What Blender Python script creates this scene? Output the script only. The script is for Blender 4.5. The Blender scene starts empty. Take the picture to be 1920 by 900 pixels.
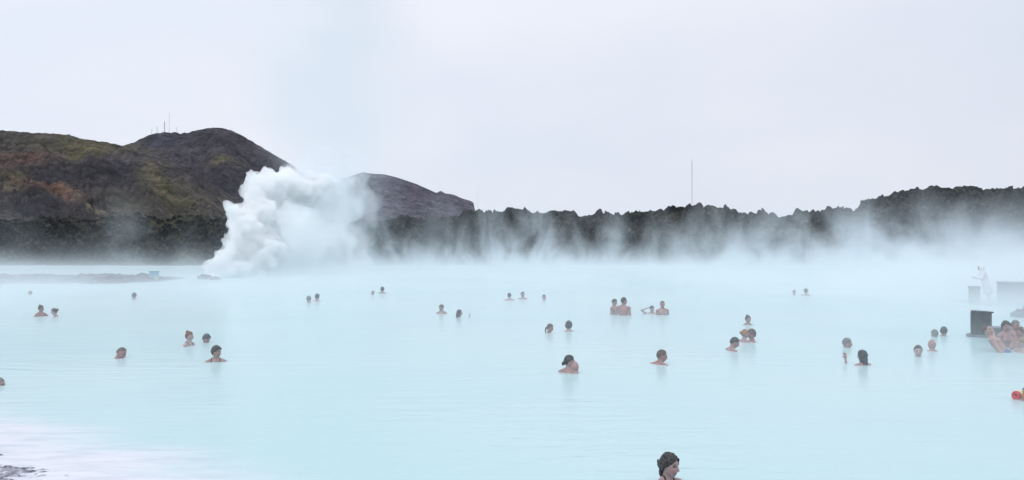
import bpy, bmesh, math, random
import numpy as np
from mathutils import Vector, Matrix, Euler, noise
from mathutils.bvhtree import BVHTree
random.seed(7)
R = math.radians
SC = bpy.context.scene
COL = SC.collection

# ------------------------------------------------------------------ camera
CAM_H, FPX, HZ = 2.4, 1500.0, 459.0
cam_d = bpy.data.cameras.new('camera'); cam = bpy.data.objects.new('camera', cam_d); COL.objects.link(cam)
cam_d.sensor_width = 36; cam_d.lens = 36*FPX/1920; cam_d.clip_start = .1; cam_d.clip_end = 9000
cam.location = (0, 0, CAM_H); cam.rotation_euler = (R(90)+math.atan((HZ-450)/FPX), 0, 0)
SC.camera = cam
def Yat(py, z=0.0): return (CAM_H-z)*FPX/(py-HZ)
def Xat(px, Y): return (px-960)/FPX*Y
def Zat(py, Y): return CAM_H-(py-HZ)/FPX*Y

# ------------------------------------------------------------------ world, sun, exposure
SUN_EL, SUN_AZ = 52, 215      # high behind cloud, from the left behind the camera
w = bpy.data.worlds.new('World'); SC.world = w; w.use_nodes = True
nt = w.node_tree; nt.nodes.clear()
N = nt.nodes.new; L = nt.links.new
out = N('ShaderNodeOutputWorld')
sky = N('ShaderNodeTexSky'); sky.sky_type = 'NISHITA'; sky.sun_disc = False
sky.sun_elevation = R(SUN_EL); sky.sun_rotation = R(SUN_AZ); sky.air_density = 1.0; sky.dust_density = 3.0
bg1 = N('ShaderNodeBackground'); L(sky.outputs[0], bg1.inputs[0]); bg1.inputs[1].default_value = .10
tc = N('ShaderNodeTexCoord'); sx = N('ShaderNodeSeparateXYZ'); L(tc.outputs['Generated'], sx.inputs[0])
# overcast cloud deck: pale near the horizon, brighter overhead, drifting lavender and blue patches
mp = N('ShaderNodeMapping'); L(tc.outputs['Generated'], mp.inputs[0]); mp.inputs['Scale'].default_value = (1.6, 1.6, 4.0)
nz = N('ShaderNodeTexNoise'); L(mp.outputs[0], nz.inputs[0]); nz.inputs['Scale'].default_value = 1.5; nz.inputs['Detail'].default_value = 4
nz.inputs['Roughness'].default_value = .45
cr = N('ShaderNodeValToRGB'); L(nz.outputs[0], cr.inputs[0])
cr.color_ramp.elements[0].position = .33; cr.color_ramp.elements[0].color = (.66, .705, .80, 1)
cr.color_ramp.elements[1].position = .70; cr.color_ramp.elements[1].color = (.74, .765, .83, 1)
side = N('ShaderNodeMapRange'); L(sx.outputs[0], side.inputs[0]); side.inputs[1].default_value = -.6; side.inputs[2].default_value = .6
side.inputs[3].default_value = 1.11; side.inputs[4].default_value = 1.0
sm = N('ShaderNodeVectorMath'); sm.operation = 'SCALE'; L(cr.outputs[0], sm.inputs[0]); L(side.outputs[0], sm.inputs['Scale'])
zen = N('ShaderNodeMapRange'); L(sx.outputs[2], zen.inputs[0]); zen.inputs[1].default_value = .18; zen.inputs[2].default_value = 1.0
zen.inputs[3].default_value = 1.0; zen.inputs[4].default_value = 1.7; zen.interpolation_type = 'SMOOTHSTEP'
sm2 = N('ShaderNodeVectorMath'); sm2.operation = 'SCALE'; L(sm.outputs[0], sm2.inputs[0]); L(zen.outputs[0], sm2.inputs['Scale'])
bg2 = N('ShaderNodeBackground'); L(sm2.outputs[0], bg2.inputs[0]); bg2.inputs[1].default_value = 1.0
mx = N('ShaderNodeMixShader'); mx.inputs[0].default_value = .94; L(bg1.outputs[0], mx.inputs[1]); L(bg2.outputs[0], mx.inputs[2])
L(mx.outputs[0], out.inputs[0])
sd = bpy.data.lights.new('sun', 'SUN'); sd.energy = .6; sd.angle = R(20); sd.color = (1, .97, .93)
so = bpy.data.objects.new('sun', sd); COL.objects.link(so); so.location = (0, 0, 50)
so.rotation_euler = (R(90-SUN_EL), 0, R(-30))
SC.view_settings.view_transform = 'Standard'; SC.view_settings.look = 'None'
SC.view_settings.exposure = 0.17; SC.view_settings.gamma = 1; SC.view_settings.use_curve_mapping = False
cy = SC.cycles
cy.max_bounces = 16; cy.diffuse_bounces = 3; cy.glossy_bounces = 3; cy.transparent_max_bounces = 16
cy.volume_bounces = 12; cy.volume_max_steps = 256; cy.use_denoising = True

# ------------------------------------------------------------------ helpers
def tag(o, label=None, cat=None, group=None, kind=None):
    if label: o['label'] = label
    if cat: o['category'] = cat
    if group: o['group'] = group
    if kind: o['kind'] = kind
    return o
def mesh_obj(name, verts, faces, mat=None, parent=None, smooth=True, attr=None):
    me = bpy.data.meshes.new(name); me.from_pydata([tuple(v) for v in verts], [], [tuple(f) for f in faces]); me.update()
    if smooth: me.polygons.foreach_set('use_smooth', [True]*len(me.polygons))
    if attr is not None: set_col(me, attr)
    if mat: me.materials.append(mat)
    o = bpy.data.objects.new(name, me); COL.objects.link(o)
    if parent: o.parent = parent
    return o
def set_col(me, arr, name='tint'):
    a = me.attributes.new(name, 'FLOAT_COLOR', 'POINT')
    arr = np.asarray(arr, dtype=np.float32)
    if arr.shape[1] == 3: arr = np.hstack([arr, np.ones((len(arr), 1), np.float32)])
    a.data.foreach_set('color', arr.ravel())
def empty(name, loc=(0, 0, 0), rz=0):
    o = bpy.data.objects.new(name, None); o.location = loc; o.rotation_euler = (0, 0, rz); COL.objects.link(o); return o
def bm_obj(name, bm, mat, parent=None, smooth=False):
    me = bpy.data.meshes.new(name); bm.to_mesh(me); bm.free()
    if smooth: me.polygons.foreach_set('use_smooth', [True]*len(me.polygons))
    me.materials.append(mat)
    o = bpy.data.objects.new(name, me); COL.objects.link(o)
    if parent: o.parent = parent
    return o
def add_box(bm, c, s, bev=0, rot=None):
    m = Matrix.Translation(c) @ (rot.to_matrix().to_4x4() if rot else Matrix()) @ Matrix.Diagonal((*s, 1))
    r = bmesh.ops.create_cube(bm, size=1, matrix=m)
    if bev:
        ed = {e for v in r['verts'] for e in v.link_edges}
        bmesh.ops.bevel(bm, geom=list(ed), offset=bev, segments=2, affect='EDGES')
def add_rod(bm, p, q, r, n=8, r2=None):
    p, q = Vector(p), Vector(q); d = q-p
    m = Matrix.Translation((p+q)/2) @ d.to_track_quat('Z', 'Y').to_matrix().to_4x4()
    bmesh.ops.create_cone(bm, cap_ends=True, segments=n, radius1=r, radius2=r if r2 is None else r2, depth=d.length, matrix=m)

def new_mat(name):
    m = bpy.data.materials.new(name); m.use_nodes = True; t = m.node_tree
    return m, t, t.nodes['Principled BSDF'], t.nodes.new, t.links.new
def noise_mat(name, c1, c2, scale=5, rough=.8, bump=0, bscale=20, detail=6, coord='Object'):
    m, t, b, N, L = new_mat(name)
    tc = N('ShaderNodeTexCoord'); n = N('ShaderNodeTexNoise'); n.inputs['Scale'].default_value = scale; n.inputs['Detail'].default_value = detail
    L(tc.outputs[coord], n.inputs[0])
    r = N('ShaderNodeValToRGB'); r.color_ramp.elements[0].position = .35; r.color_ramp.elements[1].position = .65
    r.color_ramp.elements[0].color = (*c1, 1); r.color_ramp.elements[1].color = (*c2, 1)
    L(n.outputs[0], r.inputs[0]); L(r.outputs[0], b.inputs['Base Color']); b.inputs['Roughness'].default_value = rough
    if bump:
        n2 = N('ShaderNodeTexNoise'); n2.inputs['Scale'].default_value = bscale; n2.inputs['Detail'].default_value = 8; L(tc.outputs[coord], n2.inputs[0])
        bp = N('ShaderNodeBump'); bp.inputs['Strength'].default_value = bump; bp.inputs['Distance'].default_value = .05
        L(n2.outputs[0], bp.inputs['Height']); L(bp.outputs[0], b.inputs['Normal'])
    return m
def fbm(p, o=4, h=1.0, lac=2.1): return noise.fractal(p, h, lac, o)
def interp(pts, x):
    xs = [p[0] for p in pts]; ys = [p[1] for p in pts]
    return float(np.interp(x, xs, ys))
def grid_faces(nr, nc):
    i, j = np.meshgrid(np.arange(nr-1), np.arange(nc-1), indexing='ij')
    a = (i*nc+j).ravel()
    return np.stack([a, a+1, a+nc+1, a+nc], 1).tolist()

# ------------------------------------------------------------------ water
SH_A, SH_B = Vector((-7.0, 10.9)), Vector((-3.4, 8.35))     # edge of the silica shelf by the near shore
sh_d = (SH_B-SH_A).normalized(); sh_n = Vector((sh_d.y, -sh_d.x))    # points to the shore side (down left)
if sh_n.x > 0: sh_n = -sh_n
def water_mat():
    m, t, b, N, L = new_mat('milky_water')
    geo = N('ShaderNodeNewGeometry')
    # signed distance into the shelf
    dp = N('ShaderNodeVectorMath'); dp.operation = 'DOT_PRODUCT'; L(geo.outputs['Position'], dp.inputs[0]); dp.inputs[1].default_value = (sh_n.x, sh_n.y, 0)
    n1 = N('ShaderNodeTexNoise'); n1.inputs['Scale'].default_value = .9; n1.inputs['Detail'].default_value = 4
    mpp = N('ShaderNodeMapping'); mpp.inputs['Scale'].default_value = (.45, 1.2, 1); L(geo.outputs['Position'], mpp.inputs[0]); L(mpp.outputs[0], n1.inputs[0])
    ad = N('ShaderNodeMath'); ad.operation = 'MULTIPLY_ADD'; L(n1.outputs[0], ad.inputs[0]); ad.inputs[1].default_value = 1.8; L(dp.outputs['Value'], ad.inputs[2])
    off = SH_A.dot(sh_n)
    mr = N('ShaderNodeMapRange'); mr.interpolation_type = 'SMOOTHSTEP'; L(ad.outputs[0], mr.inputs[0])
    mr.inputs[1].default_value = off+.9-.95; mr.inputs[2].default_value = off+.9+.55
    # broad drifting tint of suspended silica
    n2 = N('ShaderNodeTexNoise'); n2.inputs['Scale'].default_value = .08; n2.inputs['Detail'].default_value = 3; L(geo.outputs['Position'], n2.inputs[0])
    cr = N('ShaderNodeValToRGB'); L(n2.outputs[0], cr.inputs[0])
    cr.color_ramp.elements[0].position = .35; cr.color_ramp.elements[0].color = (.395, .58, .59, 1)
    cr.color_ramp.elements[1].position = .68; cr.color_ramp.elements[1].color = (.47, .61, .62, 1)
    mx = N('ShaderNodeMix'); mx.data_type = 'RGBA'; L(mr.outputs[0], mx.inputs['Factor']); L(cr.outputs[0], mx.inputs['A'])
    n6 = N('ShaderNodeTexNoise'); n6.inputs['Scale'].default_value = 1; n6.inputs['Detail'].default_value = 7; n6.inputs['Roughness'].default_value = .65
    mp6 = N('ShaderNodeMapping'); mp6.inputs['Scale'].default_value = (1.2, 4.5, 1); mp6.inputs['Rotation'].default_value = (0, 0, R(-12)); L(geo.outputs['Position'], mp6.inputs[0]); L(mp6.outputs[0], n6.inputs[0])
    c6 = N('ShaderNodeValToRGB'); L(n6.outputs[0], c6.inputs[0]); c6.color_ramp.elements[0].position = .34; c6.color_ramp.elements[0].color = (.49, .53, .58, 1); c6.color_ramp.elements[1].position = .56; c6.color_ramp.elements[1].color = (.66, .66, .70, 1)
    L(c6.outputs[0], mx.inputs['B'])
    L(mx.outputs['Result'], b.inputs['Base Color'])
    b.inputs['Roughness'].default_value = .22; b.inputs['IOR'].default_value = 1.33; b.inputs['Specular IOR Level'].default_value = .30
    # ripples: long low wavelets, patchy
    def nse(sc, det, rot, dist=0):
        mp = N('ShaderNodeMapping'); mp.inputs['Scale'].default_value = sc; mp.inputs['Rotation'].default_value = (0, 0, rot); L(geo.outputs['Position'], mp.inputs[0])
        n = N('ShaderNodeTexNoise'); n.inputs['Scale'].default_value = 1; n.inputs['Detail'].default_value = det; n.inputs['Distortion'].default_value = dist
        L(mp.outputs[0], n.inputs[0]); return n.outputs[0]
    a = nse((.7, 3.2, 1), 3, R(-8), .4); c = nse((2.6, 9, 1), 2, R(6))
    pm = N('ShaderNodeMapRange'); L(nse((.10, .16, 1), 2, 0), pm.inputs[0]); pm.inputs[1].default_value = .42; pm.inputs[2].default_value = .66
    pm.inputs[3].default_value = .14; pm.inputs[4].default_value = 1
    h = N('ShaderNodeMath'); h.operation = 'MULTIPLY_ADD'; L(c, h.inputs[0]); h.inputs[1].default_value = .25; L(a, h.inputs[2])
    h2 = N('ShaderNodeMath'); h2.operation = 'MULTIPLY'; L(h.outputs[0], h2.inputs[0]); L(pm.outputs[0], h2.inputs[1])
    bp = N('ShaderNodeBump'); bp.inputs['Strength'].default_value = 1.0; bp.inputs['Distance'].default_value = .036
    L(h2.outputs[0], bp.inputs['Height']); L(bp.outputs[0], b.inputs['Normal'])
    return m
bm = bmesh.new()
vs = [bm.verts.new(p) for p in ((-140, -30, 0), (140, -30, 0), (140, 97, 0), (-140, 97, 0))]; bm.faces.new(vs)
tag(bm_obj('water', bm, water_mat()), 'milky pale blue hot spring water filling the whole lagoon', 'water', kind='structure')
bm = bmesh.new()
vs = [bm.verts.new(p) for p in ((-5000, -5000, -2.2), (5000, -5000, -2.2), (5000, 5000, -2.2), (-5000, 5000, -2.2))]; bm.faces.new(vs)
tag(bm_obj('ground', bm, noise_mat('dark_basalt_ground', (.03, .03, .028), (.055, .052, .045), .3, .95)), 'dark basalt ground under and around the lagoon', 'ground', kind='structure')

# ------------------------------------------------------------------ lava bank along the far shore
SIL = [(-400, 404), (-100, 406), (0, 407), (60, 410), (110, 405), (160, 409), (200, 404), (265, 403), (300, 406), (350, 403), (430, 408), (560, 406), (690, 409),
       (740, 405), (800, 407), (860, 403), (885, 393), (915, 394), (940, 391), (965, 386), (985, 390), (1000, 396), (1035, 395), (1052, 390), (1072, 396), (1090, 400), (1110, 398),
       (1131, 391), (1150, 401), (1178, 398), (1215, 389), (1250, 386), (1290, 383), (1318, 382), (1350, 382), (1378, 390), (1400, 394), (1432, 394), (1468, 402), (1500, 394),
       (1540, 389), (1566, 388), (1590, 386), (1600, 392), (1630, 373), (1660, 362), (1690, 357), (1740, 354), (1780, 350), (1810, 344), (1835, 348), (1880, 350), (1920, 346), (2100, 340), (2500, 350)]
def lava_mat():
    m, t, b, N, L = new_mat('aa_lava_with_moss')
    tc = N('ShaderNodeTexCoord'); geo = N('ShaderNodeNewGeometry'); at = N('ShaderNodeAttribute'); at.attribute_name = 'tint'
    n1 = N('ShaderNodeTexNoise'); n1.inputs['Scale'].default_value = 2.2; n1.inputs['Detail'].default_value = 9; n1.inputs['Roughness'].default_value = .68; L(tc.outputs['Object'], n1.inputs[0])
    cr = N('ShaderNodeValToRGB'); L(n1.outputs[0], cr.inputs[0]); e = cr.color_ramp.elements
    e[0].position = .40; e[0].color = (.003, .003, .004, 1); e[1].position = .68; e[1].color = (.115, .105, .098, 1)
    x = e.new(.52); x.color = (.015, .014, .015, 1)
    # moss settles on surfaces that face up
    sn = N('ShaderNodeSeparateXYZ'); L(geo.outputs['Normal'], sn.inputs[0])
    n2 = N('ShaderNodeTexNoise'); n2.inputs['Scale'].default_value = .45; n2.inputs['Detail'].default_value = 6; L(tc.outputs['Object'], n2.inputs[0])
    ma = N('ShaderNodeMath'); ma.operation = 'MULTIPLY_ADD'; L(n2.outputs[0], ma.inputs[0]); ma.inputs[1].default_value = 2.2; L(sn.outputs[2], ma.inputs[2])
    mr = N('ShaderNodeMapRange'); L(ma.outputs[0], mr.inputs[0]); mr.inputs[1].default_value = 1.55; mr.inputs[2].default_value = 2.15
    mm = N('ShaderNodeMath'); mm.operation = 'MULTIPLY'; L(mr.outputs[0], mm.inputs[0]); sa = N('ShaderNodeSeparateColor'); L(at.outputs['Color'], sa.inputs[0]); L(sa.outputs[0], mm.inputs[1])
    n3 = N('ShaderNodeTexNoise'); n3.inputs['Scale'].default_value = 4; n3.inputs['Detail'].default_value = 5; L(tc.outputs['Object'], n3.inputs[0])
    mc = N('ShaderNodeValToRGB'); L(n3.outputs[0], mc.inputs[0]); mc.color_ramp.elements[0].position = .35; mc.color_ramp.elements[1].position = .7
    mc.color_ramp.elements[0].color = (.016, .018, .008, 1); mc.color_ramp.elements[1].color = (.125, .118, .05, 1)
    mx = N('ShaderNodeMix'); mx.data_type = 'RGBA'; L(mm.outputs[0], mx.inputs['Factor']); L(cr.outputs[0], mx.inputs['A']); L(mc.outputs[0], mx.inputs['B'])
    n5 = N('ShaderNodeTexNoise'); n5.inputs['Scale'].default_value = .38; n5.inputs['Detail'].default_value = 4; L(tc.outputs['Object'], n5.inputs[0])
    mr5 = N('ShaderNodeMapRange'); L(n5.outputs[0], mr5.inputs[0]); mr5.inputs[1].default_value = .36; mr5.inputs[2].default_value = .64; mr5.inputs[3].default_value = .45; mr5.inputs[4].default_value = 1.5
    v5 = N('ShaderNodeVectorMath'); v5.operation = 'SCALE'; L(mx.outputs['Result'], v5.inputs[0]); L(mr5.outputs[0], v5.inputs['Scale'])
    L(v5.outputs[0], b.inputs['Base Color']); b.inputs['Roughness'].default_value = .92; b.inputs['Specular IOR Level'].default_value = .2
    n4 = N('ShaderNodeTexNoise'); n4.inputs['Scale'].default_value = 3.5; n4.inputs['Detail'].default_value = 8; n4.inputs['Roughness'].default_value = .7; L(tc.outputs['Object'], n4.inputs[0])
    bp = N('ShaderNodeBump'); bp.inputs['Strength'].default_value = 1; bp.inputs['Distance'].default_value = .5; L(n4.outputs[0], bp.inputs['Height']); L(bp.outputs[0], b.inputs['Normal'])
    return m
def lava():
    nc, nr = 1500, 62
    V, C = [], []
    for r in range(nr):
        t = r/(nr-1)
        for c in range(nc):
            px = -420+2900*c/(nc-1)
            # shore line wanders a little
            x0 = Xat(px, 90)
            yb = 90+1.6*noise.noise(Vector((x0*.06, 0, 3)))+1.0*noise.noise(Vector((x0*.25, 0, 9)))
            yr = 104+5*noise.noise(Vector((x0*.03, 5, 0)))
            if t < .72:
                u = t/.72; Y = yb+(yr-yb)*u; X = Xat(px, Y)
                zs = Zat(interp(SIL, px)+2.5, Y)
                prof = .62*(1-(1-u)**2.6)+.38*u**1.6
                z = -.4+(zs+.4)*prof
                amp = min(1, u*3+.35)*(1-.25*max(0, (u-.7)/.3))
            else:
                u = (t-.72)/.28; Y = yr+22*u; X = Xat(px, Y)
                zs = Zat(interp(SIL, px)+2.5, yr); z = zs-.9*zs*u**1.3-.15; amp = .5
            q = Vector((X, Y, z))
            n1 = noise.hetero_terrain(q*Vector((.30, .30, .45)), .7, 2.2, 5, .6) if False else fbm(Vector((X*.32, Y*.32, z*.5)), 5, .65)
            cell = noise.voronoi(Vector((X*.75, Y*.75, z*.9)))[0]
            n2 = cell[1]-cell[0]
            cell2 = noise.voronoi(Vector((X*2.1, Y*2.1, z*2.1)))[0]; n3 = cell2[1]-cell2[0]
            cell3 = noise.voronoi(Vector((X*1.3+9, Y*1.3, z*1.6)))[0]; n4 = cell3[1]-cell3[0]
            kk = .35+1.3*max(0, min(1, .5+1.3*noise.noise(Vector((X*.11, Y*.11, 5))))); dz = n1*.85+((n2-.25)*1.15+max(0, n4-.4)*.3)*kk+(n3-.2)*.55
            dy = fbm(Vector((X*.5+40, Y*.5, z*.6)), 4, .6)*1.1+(n2-.3)*-.9
            V.append((X+.35*fbm(Vector((X*.9, Y*.9, z+70)), 3), Y+dy*amp, z+dz*amp))
            moss = .35+.65*max(0, 1-abs(px-330)/230)+.25*max(0, 1-abs(px-1300)/300)+.1
            C.append((min(1, moss), 0, 0))
    return mesh_obj('lava_hillside', V, grid_faces(nr, nc), lava_mat(), smooth=False, attr=C)
tag(lava(), 'craggy dark lava bank with moss rising behind the far shore', 'lava bank', kind='structure')

# white silica crust along the foot of the bank
silica = noise_mat('silica_crust', (.22, .25, .28), (.50, .54, .58), .8, .6, .6, 6)
V = []
nc = 420
for r in range(6):
    for c in range(nc):
        x = -95+190*c/(nc-1)
        y0 = 88.6+1.6*noise.noise(Vector((x*.06, 0, 3)))+1.0*noise.noise(Vector((x*.25, 0, 9)))+.4*noise.noise(Vector((x*.8, 2, 0)))
        V.append((x, y0+r*.45, [-.25, .02, .04, .06, .05, -.1][r]*(1+.5*noise.noise(Vector((x*.7, r, 1))))))
tag(mesh_obj('silica_shore', V, grid_faces(6, nc), silica), 'thin white silica crust at the foot of the far lava bank', 'silica crust', kind='structure')

# ------------------------------------------------------------------ hills
def hill_mat():
    m, t, b, N, L = new_mat('scree_and_moss_hillside')
    tc = N('ShaderNodeTexCoord'); at = N('ShaderNodeAttribute'); at.attribute_name = 'tint'
    mp = N('ShaderNodeMapping'); mp.inputs['Scale'].default_value = (1, 1, .35); L(tc.outputs['Object'], mp.inputs[0])
    n1 = N('ShaderNodeTexNoise'); n1.inputs['Scale'].default_value = .045; n1.inputs['Detail'].default_value = 12; n1.inputs['Roughness'].default_value = .72; L(mp.outputs[0], n1.inputs[0])
    mr = N('ShaderNodeMapRange'); L(n1.outputs[0], mr.inputs[0]); mr.inputs[1].default_value = .38; mr.inputs[2].default_value = .64; mr.inputs[3].default_value = .22; mr.inputs[4].default_value = 1.75
    n2 = N('ShaderNodeTexNoise'); n2.inputs['Scale'].default_value = .17; n2.inputs['Detail'].default_value = 8; n2.inputs['Roughness'].default_value = .7; L(tc.outputs['Object'], n2.inputs[0])
    mr2 = N('ShaderNodeMapRange'); L(n2.outputs[0], mr2.inputs[0]); mr2.inputs[1].default_value = .36; mr2.inputs[2].default_value = .64; mr2.inputs[3].default_value = .55; mr2.inputs[4].default_value = 1.45
    m1 = N('ShaderNodeMath'); m1.operation = 'MULTIPLY'; L(mr.outputs[0], m1.inputs[0]); L(mr2.outputs[0], m1.inputs[1])
    v = N('ShaderNodeVectorMath'); v.operation = 'SCALE'; L(at.outputs['Color'], v.inputs[0]); L(m1.outputs[0], v.inputs['Scale'])
    L(v.outputs[0], b.inputs['Base Color']); b.inputs['Roughness'].default_value = .95; b.inputs['Specular IOR Level'].default_value = .1
    bp = N('ShaderNodeBump'); bp.inputs['Strength'].default_value = 1; bp.inputs['Distance'].default_value = 2.5; L(m1.outputs[0], bp.inputs['Height']); L(bp.outputs[0], b.inputs['Normal'])
    return m
HM = hill_mat()
DARK, GREY, OLIVE, RED, TAN = (.030, .027, .031), (.052, .047, .055), (.090, .082, .040), (.125, .070, .048), (.125, .108, .068)
BLOBS = [  # photo x, y, radius x, radius y, slope, colour, strength: where each soil or moss patch lies on the hillside
    (130, 270, 150, 17, .05, OLIVE, .85), (165, 290, 60, 16, .1, OLIVE, 1), (40, 300, 60, 12, 0, RED, .6), (70, 292, 40, 8, 0, RED, .6), (30, 262, 90, 8, 0, DARK, .6),
    (120, 325, 130, 20, -.08, DARK, 1), (230, 320, 60, 28, 0, DARK, .9), (250, 300, 60, 16, 0, GREY, .9), (10, 330, 40, 16, 0, OLIVE, .7),
    (80, 352, 60, 13, .25, RED, 1), (120, 368, 34, 7, .45, RED, .8), (155, 380, 40, 5, .45, TAN, .9), (185, 394, 25, 4, .5, TAN, .8), (20, 350, 40, 8, .1, TAN, .6),
    (60, 388, 90, 18, .1, DARK, 1), (300, 350, 45, 38, .6, OLIVE, .85), (285, 330, 16, 26, 1.0, TAN, .55), (330, 375, 50, 26, .5, OLIVE, .7), (240, 385, 40, 22, .3, OLIVE, .5),
    (400, 340, 60, 30, 0, DARK, .95), (370, 260, 90, 16, .1, DARK, .7), (420, 300, 32, 11, .1, OLIVE, .85), (380, 285, 60, 8, .05, GREY, .9), (310, 262, 60, 11, 0, (.036, .037, .050), .9),
    (470, 280, 60, 10, .5, DARK, .7), (390, 375, 50, 18, .6, TAN, .35), (470, 300, 50, 14, .2, (.04, .036, .045), .8), (350, 300, 40, 9, 0, GREY, .7)]
def hill(name, sil, y0, yr, pxa, pxb, base, seed, wig, blobs=True, nc=520, nr=110, yb_px=440, rough=1.0):
    V, C = [], []
    for r in range(nr):
        t = r/(nr-1)
        for c in range(nc):
            px = pxa+(pxb-pxa)*c/(nc-1)
            s = interp(sil, px)
            if t < .82:
                u = t/.82; Y = y0+(yr-y0)*u
                # concave scree below, steeper cliffs above, gullies running down
                g = fbm(Vector((px*.018+seed, u*.7, seed)), 5, .8)
                ppy = yb_px+(s-yb_px)*(u**.9)
                z = Zat(ppy, Y)
                amp = (math.sin(min(1, u*1.02)*math.pi)**.6)*wig
                rid = 1-abs(noise.noise(Vector((px*.035+seed+1.5*g, u*1.4, 7))))*2
                n = fbm(Vector((px*.02, u*6, seed+4)), 6, .75)
                cl = noise.ridged_multi_fractal(Vector((px*.012+seed, u*3.2, 2)), .9, 2.1, 5, 1, 2)
                Yd = (g*.55+rid*.35+(cl-1)*.25)*amp*.5
                z += n*amp*.10+wig*.03*fbm(Vector((px*.09, u*14, seed)), 4, .6)*rough*(.35+.65*min(1, (1-u)*12))
                if u > .97: z += 0
                X = Xat(px, Y); V.append((X, Y+Yd*(1-u), z))
            else:
                u2 = (t-.82)/.18; Y = yr+(yr*.25)*u2; X = Xat(px, Y)
                z = Zat(s, yr); z = z-(z+5)*u2**1.5; ppy = s
                V.append((X, Y, z))
            col = np.array(base, float)
            if blobs:
                wx = px+22*noise.noise(Vector((px*.03, ppy*.06, 1))); wy = ppy+9*noise.noise(Vector((px*.03, ppy*.06, 8)))+4*noise.noise(Vector((px*.11, ppy*.2, 8)))
                for bx, by, rx, ry, sl, cc, st in BLOBS:
                    dx = (wx-bx); dy = (wy-by-sl*dx); d = (dx/rx)**2+(dy/ry)**2
                    if d < 5:
                        k = st*math.exp(-d**1.3); col = col*(1-k)+np.array(cc)*k
            else:
                k = .5+.5*noise.noise(Vector((px*.02, ppy*.05, seed))); col = col*(.8+.4*k)
            V_n = noise.noise(Vector((px*.15+ppy*.12, ppy*.02, 3)))
            C.append(tuple(col*(1+.25*V_n)*np.array((1.6, 1.55, 1.62)*(np.array((1,1,1)) if blobs else np.array((1.15, 1.15, 1.3))))))  # hill without blobs: paler, purpler tint paints distance haze into its colour
    o = mesh_obj(name, V, grid_faces(nr, nc), HM, attr=C)
    return o
SA = [(-500, 300), (-200, 250), (-60, 240), (0, 243), (60, 248), (90, 249), (130, 252), (150, 259), (200, 266), (240, 275), (280, 285), (320, 300), (380, 330), (440, 372), (480, 402), (560, 440)]
SB = [(120, 330), (180, 290), (225, 274), (250, 266), (262, 260), (275, 254), (290, 249), (308, 247), (333, 248), (338, 250), (346, 247), (352, 248), (370, 243), (384, 240), (400, 238), (415, 239), (435, 244),
      (455, 254), (470, 263), (500, 281), (520, 293), (540, 304), (580, 332), (640, 372), (700, 410), (760, 440)]
SCX = [(560, 440), (600, 380), (640, 335), (680, 322), (700, 325), (720, 326), (745, 332), (780, 344), (800, 353), (818, 361), (826, 357), (835, 362), (850, 364), (868, 372), (882, 376), (888, 380), (890, 392), (900, 410), (930, 440)]
tag(hill('hill', SB, 800, 1300, 120, 760, (.048, .043, .048), 11, 90, yb_px=440), 'dark rounded hill with masts on its summit, behind the steam plume', 'hill', kind='structure')
tag(hill('hill', SA, 500, 900, -500, 560, (.058, .052, .048), 3, 70, nc=700, yb_px=445), 'long brown and olive hillside on the left of the lagoon', 'hill', kind='structure')
tag(hill('hill', SCX, 900, 1300, 560, 930, (.060, .052, .060), 23, 50, False, 300, 80, yb_px=445), 'low grey brown hill dropping away right of the steam plume', 'hill', kind='structure')

# ------------------------------------------------------------------ near shore and the low spit on the left
gravel = noise_mat('wet_black_gravel', (.05, .053, .072), (.50, .51, .58), 16, .45, 1.0, 30, 10)
V = []; nr, nc = 170, 200
for r in range(nr):
    for c in range(nc):
        x = -9.5+6.2*c/(nc-1); y = 5.2+5.2*r/(nr-1)
        d = (Vector((x, y))-Vector((-5.2, 8.55))).dot(sh_n)
        z = .13*d-.014+.035*fbm(Vector((x*1.4, y*3, 0)), 5, .6)+.045*noise.noise(Vector((x*7, y*17, 2)))+.02*noise.noise(Vector((x*19, y*40, 2)))
        V.append((x, y, max(z, -.4)))
tag(mesh_obj('shore', V, grid_faces(nr, nc), gravel), 'wet black gravel shore at the near edge of the milky water', 'shore', kind='structure')

rockm = noise_mat('dark_spit_rock', (.035, .034, .038), (.13, .125, .13), 3, .9, 1, 8)
V = []; nr, nc = 36, 420
for r in range(nr):
    for c in range(nc):
        v = r/(nr-1); x = -52+29.5*c/(nc-1)
        y = 49.3+9*v+1.2*noise.noise(Vector((x*.15, 0, 0)))
        end = min(1, max(0, (-22.8-x)/2.5))
        z = (math.sin(v*math.pi)**.6*.34+.22*fbm(Vector((x*.9, y*.9, 0)), 4, .6))*end-.05
        V.append((x, y, z))
tag(mesh_obj('rocky_spit', V, grid_faces(nr, nc), rockm, smooth=False), 'low dark rocky spit crossing the water on the left', 'spit', kind='structure')

def boulder(name, loc, s, seed, label, cat='rock', group=None, mat=rockm):
    bm = bmesh.new(); bmesh.ops.create_icosphere(bm, subdivisions=4, radius=1)
    for v in bm.verts:
        n = fbm(v.co*1.3+Vector((seed, 0, 0)), 5, .7); c = noise.voronoi(v.co*1.8+Vector((seed, 3, 0)))[0]
        v.co *= 1+.35*n+.3*(c[1]-c[0]); v.co = Vector((v.co.x*s[0], v.co.y*s[1], v.co.z*s[2]))
    o = bm_obj(name, bm, mat); o.location = loc
    return tag(o, label, cat, group)
for i, (px, py, s, lab) in enumerate([
        (386, 522, (.5, .4, .28), 'small dark rock in the water at the foot of the steam plume'),
        (404, 523, (.32, .3, .2), 'smallest dark rock, second from the spit at the foot of the plume'),
        (428, 519, (.55, .4, .4), 'dark rock half lost in white steam, third from the spit'),
        (460, 517, (.5, .4, .36), 'dark rock furthest right, inside the base of the steam plume')]):
    Y = Yat(py); boulder('rock', (Xat(px, Y-1.2), Y-1.2, .0), s, i*5.3, lab, group='rocks at the foot of the steam plume')

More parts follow.
